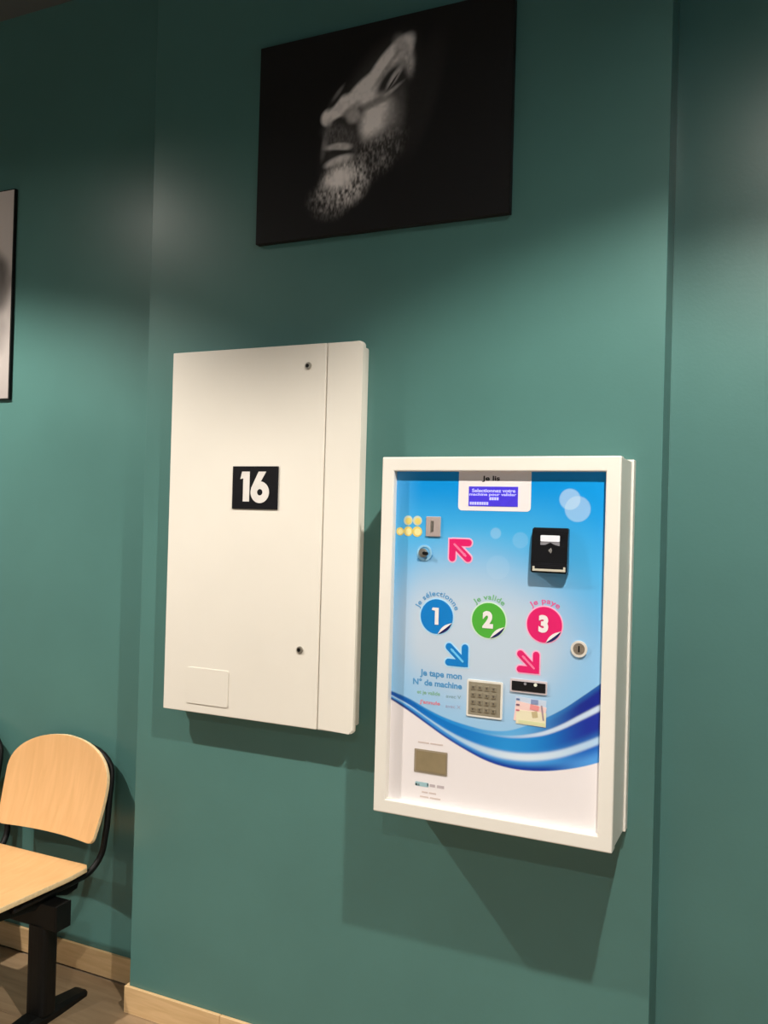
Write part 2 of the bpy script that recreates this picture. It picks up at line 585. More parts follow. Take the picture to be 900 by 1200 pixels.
# ------------------------------------------------------------------ wall cabinet number 16
CY = PY - 0.067
t = thing('wall_cabinet', (-1.41, PY, 1.012), 'cream metal wall cabinet with a black number 16 plate', 'cabinet')
box('cabinet_body', -1.729, -1.0945, CY + 0.018, PY, 1.026, 2.106, M_cream, t, bevel=0.004)
door = box('cabinet_door', -1.741, -1.1985, CY, CY + 0.0185, 1.012, 2.116, M_cream, t, bevel=0.0022)
bm = bmesh.new()
prism_into(bm, rrect(-1.1965, -1.082, 1.012, 2.116, 0.012, (0, 1, 1, 0)), CY + 0.0185, CY)
es = [e for e in bm.edges if all(abs(v.co.y - CY) < 1e-6 for v in e.verts)]
bmesh.ops.bevel(bm, geom=es, offset=0.004, segments=3, affect='EDGES')
from_bm('side_panel', bm, M_cream, t)
for lx, lz in ((-1.256, 2.053), (-1.258, 1.234)):
    lk = cyl_y('lock', lx, lz, CY, CY - 0.004, 0.0105, M_chrome, t, bevel=0.0015)
    prism('keyhole', [circle(lx - 0.002, lz, 0.0055, 16)], CY - 0.003, CY - 0.0043, M_black, lk)
# label holder: low plate on the door
bm = bmesh.new()
prism_into(bm, rrect(-1.652, -1.501, 1.040, 1.149, 0.004), CY, CY - 0.0024)
es = [e for e in bm.edges if all(abs(v.co.y - CY + 0.0024) < 1e-6 for v in e.verts)]
bmesh.ops.bevel(bm, geom=es, offset=0.0014, segments=2, affect='EDGES')
from_bm('label_holder', bm, M_cream, door)
# number plate
M_plate = mat('number_plate_black', (0.005, 0.005, 0.007), rough=0.45, vary=0.15, scale=60, spec=0.2)
M_num = mat('number_white', (0.72, 0.69, 0.66), rough=0.5)
np_ = box('number_plate', -1.5045, -1.3455, CY - 0.004, CY, 1.636, 1.763, M_plate, t, bevel=0.001, seg=1)
# digits as built shapes: heavy geometric 1 and 6
yd = CY - 0.0048
nx0, nz0 = -1.5045, 1.636
def P16(pts):
    return [(nx0 + a * 0.159, nz0 + (1 - b) * 0.127) for a, b in pts]
one = P16([(0.215, 0.125), (0.385, 0.125), (0.385, 0.825), (0.245, 0.825), (0.245, 0.285), (0.180, 0.300)][::-1])
prism('digit', one, CY - 0.003, yd, M_num, np_)
cx6, cz6 = nx0 + 0.615 * 0.159, nz0 + (1 - 0.605) * 0.127
bm = bmesh.new()
R6, r6 = 0.0320, 0.0095
V = []
for yy in (CY - 0.003, yd):
    for r in (r6, R6):
        V.append([bm.verts.new((x, yy, z)) for x, z in circle(cx6, cz6, r, 40)])
for i in range(40):
    j = (i + 1) % 40
    bm.faces.new((V[2][i], V[2][j], V[3][j], V[3][i]))
    bm.faces.new((V[1][i], V[3][i], V[3][j], V[1][j]))
    bm.faces.new((V[0][i], V[0][j], V[2][j], V[2][i]))
prism_into(bm, P16([(0.420, 0.520), (0.580, 0.125), (0.745, 0.125), (0.610, 0.400), (0.54, 0.47)][::-1]), CY - 0.003, yd - 0.0002)
from_bm('digit', bm, M_num, np_)

# ------------------------------------------------------------------ payment terminal
FY = PY - 0.196            # frame front
QY = FY + 0.020            # panel surface
mx0, mx1, mz0, mz1 = -0.953, -0.344, 0.860, 1.778
px0, px1, pz0, pz1 = -0.919, -0.379, 0.8955, 1.7415
T = thing('payment_terminal', (-0.6485, PY, mz0), 'white wall-mounted laundry payment machine with a blue printed panel', 'payment machine')
# housing: open box behind the frame
box('housing', mx0 + 0.002, mx1 - 0.002, QY + 0.012, PY - 0.030, mz0 + 0.002, mz1 - 0.002, M_white, T, bevel=0.002)
box('back_flange', mx0 - 0.001, mx1 + 0.003, PY - 0.030, PY, mz0 - 0.001, mz1 + 0.003, M_white, T, bevel=0.002)
# front frame, mitred ring with small roundings
bm = bmesh.new()
def frame_ring(bm, x0, x1, z0, z1, y):
    return [bm.verts.new(p) for p in ((x0, y, z0), (x1, y, z0), (x1, y, z1), (x0, y, z1))]
of = frame_ring(bm, mx0, mx1, mz0, mz1, FY)
inf = frame_ring(bm, px0, px1, pz0, pz1, FY)
ob = frame_ring(bm, mx0, mx1, mz0, mz1, QY + 0.014)
inb = frame_ring(bm, px0, px1, pz0, pz1, QY + 0.004)
for i in range(4):
    j = (i + 1) % 4
    bm.faces.new((of[i], of[j], inf[j], inf[i]))
    bm.faces.new((of[j], of[i], ob[i], ob[j]))
    bm.faces.new((inf[i], inf[j], inb[j], inb[i]))
    bm.faces.new((ob[i], inb[i], inb[j], ob[j]))
es = [e for e in bm.edges if all(v in of or v in inf for v in e.verts) and (all(v in of for v in e.verts) or all(v in inf for v in e.verts))]
es += [e for e in bm.edges if (e.verts[0] in of and e.verts[1] in ob) or (e.verts[1] in of and e.verts[0] in ob)]
bmesh.ops.bevel(bm, geom=es, offset=0.0035, segments=3, profile=0.5, affect='EDGES')
from_bm('front_frame', bm, M_white, T)

W_ = np.array([0.84, 0.80, 0.815])       # print white
def c_(h, k=1.0):
    return np.array(lin(h)) * k
ctrl_A = np.array([(-0.930, 1.174), (-0.867, 1.156), (-0.819, 1.136), (-0.772, 1.120), (-0.715, 1.108), (-0.648, 1.1015),
                   (-0.60, 1.108), (-0.56, 1.124), (-0.51, 1.150), (-0.47, 1.175), (-0.43, 1.206), (-0.375, 1.251)])
ctrl_B = np.array([(-0.930, 1.172), (-0.867, 1.152), (-0.819, 1.131), (-0.772, 1.113), (-0.715, 1.098), (-0.648, 1.091), (-0.593, 1.093),
                   (-0.551, 1.101), (-0.509, 1.114), (-0.469, 1.134), (-0.429, 1.159), (-0.375, 1.193)])
ctrl_C = np.array([(-0.930, 1.163), (-0.866, 1.138), (-0.818, 1.113), (-0.771, 1.089), (-0.714, 1.066), (-0.657, 1.051), (-0.592, 1.046),
                   (-0.529, 1.053), (-0.467, 1.071), (-0.427, 1.089), (-0.375, 1.116)])
ctrl_D = np.array([(-0.930, 1.154), (-0.866, 1.123), (-0.818, 1.097), (-0.771, 1.072), (-0.713, 1.046), (-0.657, 1.026), (-0.591, 1.016),
                   (-0.528, 1.019), (-0.466, 1.031), (-0.426, 1.043), (-0.375, 1.063)])
def curve(ctrl, x):
    # Catmull-Rom style smooth interpolation
    xs, zs = ctrl[:, 0], ctrl[:, 1]
    mt = np.gradient(zs, xs)
    i = np.clip(np.searchsorted(xs, x) - 1, 0, len(xs) - 2)
    h = xs[i + 1] - xs[i]
    s = np.clip((x - xs[i]) / h, 0, 1)
    return ((2 * s**3 - 3 * s**2 + 1) * zs[i] + (s**3 - 2 * s**2 + s) * h * mt[i]
            + (-2 * s**3 + 3 * s**2) * zs[i + 1] + (s**3 - s**2) * h * mt[i + 1])
def mix(a, b, w):
    return a * (1 - w[:, None]) + b * w[:, None]
def panel_print(X, Z):
    n = X.size
    one_ = np.ones(n)
    azure = c_('#0590df'); sky = c_('#45aee8'); pale = c_('#c3d2e2'); soft = c_('#8cc4ee')
    # background: azure at the top, paling toward the middle, bluer at the right edge
    tz = (1.742 - Z) / (1.742 - 1.20)
    col = mix(np.tile(azure, (n, 1)), np.tile(sky, (n, 1)), sstep(0.05, 0.33, tz))
    col = mix(col, np.tile(pale, (n, 1)), sstep(0.22, 0.66, tz + 0.10 * np.cos((X + 0.72) * 7) - 0.10) * 0.95)
    rightness = sstep(-0.56, -0.37, X) * (1 - sstep(0.25, 1.4, tz) * 0.25)
    col = mix(col, np.tile(c_('#4fb0ea'), (n, 1)), rightness * sstep(0.15, 0.45, tz) * 0.72)
    col = mix(col, np.tile(c_('#0a97e4'), (n, 1)), rightness * (1 - sstep(0.12, 0.50, tz)) * 0.85)
    leftness = 1 - sstep(-0.93, -0.84, X)
    col = mix(col, np.tile(c_('#5fb0e6'), (n, 1)), leftness * 0.55)
    zA, zB, zC, zD = (curve(k, X) for k in (ctrl_A, ctrl_B, ctrl_C, ctrl_D))
    col = mix(col, np.tile(soft, (n, 1)), (1 - sstep(0.0, 0.16, Z - zA)) * 0.75)
    # bokeh dots
    for cx, cz, r, k in ((-0.466, 1.676, 0.0255, 0.42), (-0.447, 1.653, 0.031, 0.38), (-0.648, 1.589, 0.014, 0.22),
                         (-0.585, 1.574, 0.020, 0.12), (-0.640, 1.505, 0.03, 0.08)):
        d = np.hypot(X - cx, Z - cz)
        col = mix(col, np.tile(c_('#cfe6f7'), (n, 1)), (1 - sstep(r - 0.0015, r + 0.001, d)) * k)
    aa = 0.0014
    def below(zc):
        return 1 - sstep(-aa, aa, Z - zc)
    R = sstep(-0.62, -0.40, X)          # toward the right: navy
    L = 1 - sstep(-0.92, -0.78, X)      # toward the left: navy
    mid = np.exp(-((X + 0.60) / 0.085) ** 2)
    navy = c_('#16268f'); blue = c_('#0a6cc6'); bright = c_('#0c86d8'); haze = c_('#6fb7ea')
    # band A-B
    b1 = mix(np.tile(bright, (n, 1)), np.tile(navy, (n, 1)), np.clip(R * 1.05, 0, 1))
    b1 = mix(b1, np.tile(c_('#0a3d96'), (n, 1)), L)
    b1 = mix(b1, np.tile(haze, (n, 1)), mid * 0.85)
    edge = sstep(0, 0.02, zA - Z)
    b1 = mix(b1, np.tile(c_('#3aa6e6'), (n, 1)), (1 - edge) * 0.25)
    col = mix(col, b1, below(zA))
    # band B-C
    b2 = mix(np.tile(c_('#0876cc'), (n, 1)), np.tile(c_('#1b2f9c'), (n, 1)), sstep(-0.56, -0.40, X))
    b2 = mix(b2, np.tile(c_('#0b4fa6'), (n, 1)), L)
    tt = np.clip((zB - Z) / np.maximum(zB - zC, 1e-4), 0, 1)
    b2 = mix(b2, np.tile(c_('#2b9ae2'), (n, 1)), mid * 0.7)
    b2 = mix(b2, np.tile(c_('#3f9fe6'), (n, 1)), sstep(0.55, 1.0, tt) * 0.45 * (1 - L))
    col = mix(col, b2, below(zB))
    # white line B
    wB = 0.0025 + 0.0055 * sstep(-0.66, -0.38, X)
    lineB = np.exp(-((Z - zB) / wB) ** 4) * sstep(-0.68, -0.50, X)
    col = mix(col, np.tile(c_('#c9ddf4'), (n, 1)), lineB)
    # band C-D
    tt = np.clip((zC - Z) / np.maximum(zC - zD, 1e-4), 0, 1)
    b3 = mix(np.tile(c_('#3f98e2'), (n, 1)), np.tile(c_('#0a3aa0'), (n, 1)), sstep(0.35, 0.92, tt))
    b3r = mix(np.tile(c_('#1560c0'), (n, 1)), np.tile(c_('#4f9be6'), (n, 1)), sstep(0.2, 0.85, tt))
    b3 = mix(b3, b3r, sstep(-0.52, -0.40, X))
    b3 = mix(b3, np.tile(c_('#0d2f80'), (n, 1)), L * sstep(0.3, 0.7, tt))
    col = mix(col, b3, below(zC))
    wC = 0.0022 + 0.0075 * sstep(-0.84, -0.60, X)
    lineC = np.exp(-((Z - zC) / wC) ** 4)
    cw = mix(np.tile(c_('#a9cff0'), (n, 1)), np.tile(c_('#dbe9f6'), (n, 1)), np.exp(-((X + 0.56) / 0.12) ** 2))
    col = mix(col, cw, lineC)
    # white below the swoosh
    col = mix(col, np.tile(W_, (n, 1)), below(zD))
    return col
M_panel = mat('panel_print', (1, 1, 1), rough=0.32, attr='print', spec=0.4)
box('panel_plate', px0 - 0.004, px1 + 0.004, QY + 0.0005, QY + 0.010, pz0 - 0.004, pz1 + 0.004, M_white, T)
panel = grid_print('printed_panel', px0, px1, pz0, pz1, 300, 460, QY, panel_print, M_panel, T)

def ink(name, h, k=1.0, rough=0.35):
    return mat('ink_' + name, tuple(np.clip(np.array(lin(h)) * k, 0, 1)), rough=rough, vary=0.02, scale=40)
I_white = mat('ink_white', tuple(W_), rough=0.35, vary=0.01)
I_blue = ink('blue', '#0a7ccb'); I_green = ink('green', '#4fae3c'); I_pink = ink('pink', '#e01f6c')
I_navy = ink('navy', '#1c1f5e'); I_textblue = ink('textblue', '#5499cf'); I_textgreen = ink('textgreen', '#86b9a2')
I_textred = ink('textred', '#e08494'); I_halo_blue = ink('halo_blue', '#a9dcfa'); I_halo_pink = ink('halo_pink', '#f3b4d6')
I_halo_green = ink('halo_green', '#cfe9d6'); I_pale_pink = ink('pale_pink', '#ff7fa8'); I_pale_blue = ink('pale_blue', '#6cc4f4')
I_dark = ink('dark', '#25242c'); I_grey = ink('grey', '#b9aeb0'); I_tan = ink('tan', '#d3c4c0')
LY = 0.0004            # thickness of one printed layer

# -- display label and screen
prism('display_label', rrect(-0.748, -0.561, 1.644, pz1, 0.010, (1, 1, 0, 0)), QY, QY - LY, I_white, panel)
text('display_caption', 'Je lis', -0.6635, 1.7235, 0.020, QY - LY * 1.6, I_dark, panel, bold=0.0006, width=0.046, height=0.0155)
M_lcd = mat('lcd_blue', (0.045, 0.03, 0.42), rough=0.3, vary=0.1, scale=60, emit=(0.06, 0.03, 0.62), emit_strength=0.55)
M_lcdtxt = mat('lcd_text', (0.35, 0.35, 0.9), rough=0.3, emit=(0.42, 0.42, 1.0), emit_strength=0.75)
scr = box('display_screen', -0.7205, -0.5935, QY - 0.0012, QY, 1.6555, 1.7045, M_lcd, T)
for k, (s, cx, w) in enumerate((('Selectionnez votre', -0.656, 0.112), ('machine pour valider', -0.658, 0.121))):
    text('display_text', s, cx, 1.6945 - k * 0.0105, 0.011, QY - 0.0016, M_lcdtxt, scr, bold=0.0003, width=w, height=0.0088)
for bx0, bx1, bz in ((-0.666, -0.643, 1.6745), (-0.717, -0.669, 1.6625)):
    x = bx0
    polys = []
    while x < bx1 - 0.003:
        polys.append([(x, bz - 0.0036), (x + 0.0048, bz - 0.0036), (x + 0.0048, bz + 0.0036), (x, bz + 0.0036)])
        x += 0.0062
    prism('display_cell_row', polys, QY - 0.0012, QY - 0.0016, M_lcdtxt, scr)

# -- coins printed beside the slot
I_gold = ink('gold', '#e3cf72'); I_gold2 = ink('gold_rim', '#c9d4c0')
for cx, cz, r, rim in ((-0.884, 1.615, 0.0125, 1), (-0.858, 1.615, 0.0125, 1), (-0.906, 1.586, 0.0105, 0), (-0.883, 1.587, 0.0125, 0), (-0.858, 1.587, 0.0135, 0)):
    d = prism('coin_picture', [circle(cx, cz, r, 28)], QY, QY - LY, I_gold2 if rim else I_gold, panel)
    prism('coin_picture', [circle(cx + 0.001, cz - 0.001, r * 0.66, 24)], QY - LY, QY - 2 * LY, I_gold if rim else ink('gold_light', '#efe3a0'), panel)
# -- coin slot
M_slotplate = mat('slot_plate', (0.52, 0.44, 0.42), rough=0.4, metal=0.3, vary=0.05)
cs = box('coin_slot', -0.833, -0.793, QY - 0.004, QY, 1.5755, 1.6265, M_slotplate, T, bevel=0.0015)
box('slot_opening', -0.8150, -0.8118, QY - 0.0044, QY - 0.003, 1.588, 1.6155, M_dark_metal, cs)
box('slot_lip', -0.8195, -0.8155, QY - 0.0058, QY - 0.003, 1.587, 1.6165, M_chrome, cs, bevel=0.0006, seg=1)
# -- coin return knob
ck = ring_y('coin_return_knob', -0.836, 1.533, QY, QY - 0.002, 0.0155, 0.0205, ink('knob_ring', '#8fc4e4'), T)
cyl_y('knob_dial', -0.8385, 1.533, QY, QY - 0.009, 0.0115, M_chrome, ck, bevel=0.002)
prism('knob_lever', capsule((-0.8335, 1.5325), (-0.8265, 1.5315), 0.0042), QY - 0.007, QY - 0.012, M_black, ck)
prism('knob_mark', capsule((-0.853, 1.515), (-0.846, 1.516), 0.004), QY, QY - LY, ink('knob_mark', '#4f94c8'), panel)
prism('knob_mark', capsule((-0.822, 1.519), (-0.816, 1.526), 0.0032), QY, QY - LY, ink('knob_mark', '#4f94c8'), panel)

# -- arrows
def arrow(x0, x1, z0, z1, up_left, ink_main, ink_halo, ink_pale):
    w, h = x1 - x0, z1 - z0
    def S(a, b):
        if not up_left:
            a, b = 1 - a, 1 - b
        return (x0 + a * w, z0 + b * h)
    def shapes(g):
        r = 0.150 * w + g
        k = 0.15
        head = [S(k, 1 - k), S(0.88, 1 - k)], [S(k, 1 - k), S(k, 0.12)], [S(k + 0.02, 1 - k - 0.02), S(0.87, 0.13)]
        out = [capsule(p, q, r if i < 2 else r * 1.06) for i, (p, q) in enumerate(head)]
        e = g / w
        cor = [S(-0.0 - e, 1.0 + e), S(-0.0 - e, 0.55), S(0.22, 0.55), S(0.45, 0.78), S(0.45, 1.0 + e)]
        out.append(cor if up_left else cor)
        return out
    prism('arrow_halo', shapes(0.0036), QY, QY - LY, ink_halo, panel)
    prism('arrow', shapes(0.0), QY - LY, QY - 2 * LY, ink_main, panel)
    prism('arrow_stripe', [capsule(S(0.24, 0.76), S(0.76, 0.24), 0.045 * w), circle(*S(0.70, 0.30), 0.062 * w, 16)],
          QY - 2 * LY, QY - 3 * LY, ink_pale, panel)
arrow(-0.769, -0.711, 1.517, 1.571, True, I_pink, I_halo_pink, I_pale_pink)
arrow(-0.770, -0.711, 1.252, 1.306, False, I_blue, I_halo_blue, I_pale_blue)
arrow(-0.584, -0.530, 1.253, 1.304, False, I_pink, I_halo_pink, I_pale_pink)

# -- numbered discs with peeled corners
for cx, cz, r, ik, hk, dig, cap, capink, capw in (
        (-0.798, 1.3725, 0.0440, I_blue, I_halo_blue, '1', 'Je s\u00e9lectionne', I_textblue, 0.128),
        (-0.6600, 1.3725, 0.0435, I_green, I_halo_green, '2', 'Je valide', ink('capgreen', '#74b886'), 0.078),
        (-0.5200, 1.3725, 0.0430, I_pink, I_halo_pink, '3', 'Je paye', ink('cappink', '#e2609e'), 0.071)):
    prism('disc_halo', [circle(cx, cz, r + 0.0032, 48)], QY, QY - LY, hk, panel)
    prism('disc', [circle(cx, cz, r, 48)], QY - LY, QY - 2 * LY, ik, panel)
    a0, a1 = math.radians(-84), math.radians(-18)
    seg = circle(cx, cz, r, 14, a0, a1, closed=False)
    prism('peeled_corner', seg, QY - 2 * LY, QY - 3 * LY, I_navy, panel)
    p0 = Vector(seg[0]); p1 = Vector(seg[-1])
    ch = p1 - p0
    nrm = Vector((-ch.y, ch.x)).normalized()
    lens = [tuple(p0 + ch * s + nrm * (0.0035 * r / 0.044 * 1.9) * math.sin(math.pi * s)) for s in np.linspace(0, 1, 13)]
    lens2 = [tuple(p0 + ch * s - nrm * (0.0006) * math.sin(math.pi * s)) for s in np.linspace(1, 0, 13)][1:-1]
    prism('peel_highlight', (lens + lens2)[::-1], QY - 3 * LY, QY - 4 * LY, I_white, panel)
    if dig == '1':
        prism('disc_number', [[(cx - 0.0115, cz + 0.0225), (cx - 0.0135, cz + 0.0165), (cx - 0.0045, cz + 0.0145), (cx - 0.0045, cz - 0.0205), (cx + 0.0055, cz - 0.0205), (cx + 0.0055, cz + 0.0225)]], QY - 4 * LY, QY - 4.3 * LY, I_white, panel)
    else:
        text('disc_number', dig, cx - 0.002, cz + 0.002, 0.05, QY - 4.2 * LY, I_white, panel, bold=0.0030, height=0.043)
    text('disc_caption', cap, cx, cz, 0.0185, QY - LY, capink, panel, bold=0.0004, width=capw, arc=(cx, cz, r + 0.0085), spacing=1.1)

# -- contactless card reader
RY = QY - 0.018
bm = bmesh.new()
# side profile (y, z) of the reader: sloped face that leans out toward the bottom
prof = [(QY, 1.4985), (QY, 1.6065), (RY + 0.006, 1.6065), (RY + 0.002, 1.602), (RY, 1.585), (RY - 0.002, 1.520), (RY - 0.006, 1.516), (RY - 0.006, 1.4985)]
for x in (-0.5515, -0.4640):
    vs_ = [bm.verts.new((x, yy, zz)) for yy, zz in prof]
    bm.faces.new(vs_)
bm.verts.ensure_lookup_table()
n = len(prof)
for i in range(n):
    j = (i + 1) % n
    bm.faces.new((bm.verts[i], bm.verts[j], bm.verts[n + j], bm.verts[n + i]))
bmesh.ops.bevel(bm, geom=bm.edges[:], offset=0.0022, segments=2, affect='EDGES')
rd = from_bm('card_reader', bm, M_gloss_black, T)
M_rdisp_refl = mat('reader_display_reflection', (0.72, 0.74, 0.78), rough=0.15, emit=(0.8, 0.85, 1.0), emit_strength=0.18)  # painted, faintly glowing white stands for a reflection in the reader display
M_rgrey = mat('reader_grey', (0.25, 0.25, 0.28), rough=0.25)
M_tray = mat('reader_tray', (0.60, 0.57, 0.47), rough=0.3, vary=0.05)
prism('reader_display_reflection', rrect(-0.5300, -0.4835, 1.5735, 1.5885, 0.002), RY + 0.004, RY - 0.0015, M_rdisp_refl, rd)
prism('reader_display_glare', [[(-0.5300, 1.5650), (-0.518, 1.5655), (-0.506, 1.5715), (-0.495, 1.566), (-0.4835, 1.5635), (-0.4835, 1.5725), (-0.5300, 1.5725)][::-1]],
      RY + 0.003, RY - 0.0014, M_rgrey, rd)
M_mark = mat('reader_mark', (0.35, 0.34, 0.33), rough=0.4)
for k, rr in enumerate((0.0028, 0.0058, 0.0088)):
    bm = bmesh.new()
    a0, a1 = math.radians(-42), math.radians(42)
    o_ = circle(-0.5115, 1.552, rr + 0.0008, 8, a0, a1, closed=False)
    i_ = circle(-0.5115, 1.552, rr - 0.0008, 8, a1, a0, closed=False)
    prism_into(bm, o_ + i_, RY + 0.001, RY - 0.0026)
    from_bm('contactless_wave', bm, M_mark, rd)
bm = bmesh.new()
box_bm(-0.5465, -0.4670, RY - 0.0085, RY - 0.004, 1.5025, 1.5080, 0.0006, 1, bm)
box_bm(-0.5465, -0.5415, RY - 0.0085, RY - 0.004, 1.5080, 1.5140, 0.0006, 1, bm)
box_bm(-0.4720, -0.4670, RY - 0.0085, RY - 0.004, 1.5080, 1.5140, 0.0006, 1, bm)
from_bm('card_guide', bm, M_tray, rd)

# -- panel lock
lk = ring_y('panel_lock', -0.4350, 1.3215, QY, QY - 0.004, 0.0140, 0.0195, mat('lock_ring', (0.70, 0.66, 0.60), rough=0.4), T)
cyl_y('lock_barrel', -0.4350, 1.3215, QY, QY - 0.0035, 0.0142, mat('lock_barrel', (0.24, 0.20, 0.155), rough=0.5, metal=0.3, vary=0.2, scale=200), lk)
box('lock_keyway', -0.4368, -0.4332, QY - 0.0040, QY - 0.003, 1.3140, 1.3290, M_black, lk)

# -- instruction lines
text('instruction_text', 'Je tape mon', -0.7830, 1.2250, 0.022, QY - LY, I_textblue, panel, bold=0.0007, width=0.113, height=0.0215)
text('instruction_text', 'N\u00b0 de machine', -0.7920, 1.2030, 0.022, QY - LY, I_textblue, panel, bold=0.0007, width=0.133, height=0.0165)
text('instruction_text', 'et je valide', -0.8150, 1.1755, 0.015, QY - LY, I_textgreen, panel, bold=0.0004, width=0.063, height=0.0125)
text('instruction_text', 'avec V', -0.7475, 1.1745, 0.013, QY - LY, ink('textgreen2', '#86a9b4'), panel, width=0.040, height=0.0085)
text('instruction_text', "J'annule", -0.8110, 1.1515, 0.015, QY - LY, I_textred, panel, bold=0.0004, width=0.056, height=0.0125)
text('instruction_text', 'avec X', -0.7475, 1.1495, 0.013, QY - LY, ink('textred2', '#a6a4c4'), panel, width=0.040, height=0.0085)

# -- keypad
M_keyplate = mat('keypad_steel', (0.36, 0.325, 0.245), rough=0.42, metal=0.35, vary=0.06, scale=25)
M_keyrim = mat('keypad_rim', (0.78, 0.76, 0.70), rough=0.35)
M_key = mat('keypad_key', (0.31, 0.275, 0.20), rough=0.4, metal=0.35, vary=0.06)
kp = prism('keypad', rrect(-0.7115, -0.6190, 1.1315, 1.2230, 0.004), QY, QY - 0.0025, M_keyrim, T)
box('keypad_plate', -0.7070, -0.6240, QY - 0.0032, QY - 0.001, 1.1365, 1.2180, M_keyplate, kp, bevel=0.0005, seg=1)
key_me = None
for r_ in range(4):
    for c__ in range(4):
        kx, kz = -0.6945 + c__ * 0.0177, 1.2045 - r_ * 0.0180
        if key_me is None:
            ko = from_bm('key', box_bm(-0.0058, 0.0058, -0.0022, 0, -0.0058, 0.0058, 0.0012, 2), M_key, None)
            key_me = ko.data
        else:
            ko = bpy.data.objects.new('key', key_me)
            C.objects.link(ko)
        ko.parent = kp
        b_ = base_of(kp)
        ko.location = Vector((kx, QY - 0.0030, kz)) - b_
mark_me = None
for r_ in range(4):
    for c__ in range(4):
        kx, kz = -0.6945 + c__ * 0.0177, 1.2045 - r_ * 0.0180
        if mark_me is None:
            ko = from_bm('key_mark', box_bm(-0.0022, 0.0022, -0.0003, 0, -0.0026, 0.0026), M_dark_metal, None)
            mark_me = ko.data
        else:
            ko = bpy.data.objects.new('key_mark', mark_me)
            C.objects.link(ko)
        ko.parent = kp
        ko.location = Vector((kx, QY - 0.0051, kz)) - base_of(kp)

# -- banknote reader and the picture of notes under it
bn = prism('banknote_reader', rrect(-0.6005, -0.5090, 1.2040, 1.2360, 0.003), QY, QY - 0.003, mat('note_rim', (0.62, 0.55, 0.58), rough=0.4), T)
box('banknote_slot', -0.5965, -0.5125, QY - 0.0045, QY - 0.001, 1.2080, 1.2310, M_gloss_black, bn, bevel=0.001, seg=1)
M_led = mat('slot_led', (0.5, 0.5, 0.42), rough=0.3, emit=(0.85, 0.9, 0.7), emit_strength=0.35)
prism('slot_light', [circle(-0.5625, 1.2265, 0.0035, 14)], QY - 0.0045, QY - 0.0049, M_rgrey, bn)
prism('slot_light', [circle(-0.5370, 1.2262, 0.0042, 14)], QY - 0.0045, QY - 0.0049, M_led, bn)
def tilted(cx, cz, w, h, a):
    c, s = math.cos(a), math.sin(a)
    return [(cx + x * c - z * s, cz + x * s + z * c) for x, z in ((-w / 2, -h / 2), (w / 2, -h / 2), (w / 2, h / 2), (-w / 2, h / 2))]
prism('note_picture', [tilted(-0.5500, 1.1620, 0.076, 0.060, math.radians(-3))], QY, QY - LY, ink('note_blue', '#c7d6ea'), panel)
prism('note_picture', [tilted(-0.5500, 1.1545, 0.076, 0.048, math.radians(-7))], QY - LY, QY - 2 * LY, ink('note_red', '#efd0cc'), panel)
prism('note_picture', [tilted(-0.5470, 1.1440, 0.074, 0.034, math.radians(-1))], QY - 2 * LY, QY - 3 * LY, ink('note_yellow', '#e9e2c4'), panel)
prism('note_picture', [tilted(-0.5450, 1.1330, 0.066, 0.008, math.radians(-1))], QY - 3 * LY, QY - 4 * LY, ink('note_lime', '#d8dcae'), panel)
prism('note_detail', [tilted(-0.5390, 1.1845, 0.018, 0.011, 0.0)], QY - 3 * LY, QY - 4 * LY, ink('note_detail_blue', '#8798c0'), panel)
prism('note_detail', [tilted(-0.5390, 1.1705, 0.022, 0.012, -0.1)], QY - 3 * LY, QY - 4 * LY, ink('note_detail_red', '#e89596'), panel)
prism('note_detail', [tilted(-0.5380, 1.1540, 0.014, 0.015, 0.2)], QY - 3 * LY, QY - 4 * LY, ink('note_detail_tan', '#c3b48c'), panel)
prism('note_detail', [tilted(-0.5190, 1.1600, 0.004, 0.036, 0.15)], QY - 3 * LY, QY - 4 * LY, ink('note_edge', '#a3909a'), panel)
for zz, h_ in ((1.1870, '#5f74a6'), (1.1735, '#7a5f78'), (1.1600, '#c06a80')):
    prism('note_detail', [capsule((-0.5830, zz), (-0.5775, zz), 0.0019)], QY - 3 * LY, QY - 4 * LY, ink('nd' + h_, h_), panel)

# -- change return window and small print (too small to read in the picture)
ct = thing_ = None
bm = bmesh.new()
M_tray2 = mat('change_flap', (0.27, 0.215, 0.125), rough=0.25, vary=0.08, scale=20, spec=0.5)
cr = prism('change_return', rrect(-0.8490, -0.7590, 0.9720, 1.0315, 0.002), QY, QY - 0.0012, mat('return_rim', (0.30, 0.25, 0.18), rough=0.4), T)
box('return_flap', -0.8440, -0.7625, QY - 0.0020, QY, 0.9765, 1.0275, M_tray2, cr)
bm.free()
def dashes(name, x0, x1, z, h, ma, words):
    polys = []
    tot = sum(words) + 0.35 * (len(words) - 1)
    x = x0
    k = (x1 - x0) / tot
    for w in words:
        polys.append([(x, z - h / 2), (x + w * k, z - h / 2), (x + w * k, z + h / 2), (x, z + h / 2)])
        x += (w + 0.35) * k
    prism(name, polys, QY, QY - LY, ma, panel)
dashes('small_print_line', -0.8400, -0.7720, 1.0490, 0.0036, I_tan, (3, 3.4))
dashes('small_print_line', -0.8260, -0.7870, 0.9235, 0.0040, I_tan, (2, 2.4))
dashes('small_print_line', -0.8310, -0.7750, 0.9115, 0.0040, I_tan, (2.5, 3))
prism('maker_logo', rrect(-0.8450, -0.8080, 0.9370, 0.9480, 0.003), QY, QY - LY, ink('logo_blue', '#9fc3cc'), panel)
dashes('maker_logo_mark', -0.8440, -0.8330, 0.9405, 0.0050, ink('logo_dark', '#6f8088'), (1, 1))
dashes('maker_logo_mark', -0.8120, -0.8090, 0.9435, 0.0070, ink('logo_dark', '#6f8088'), (1,))
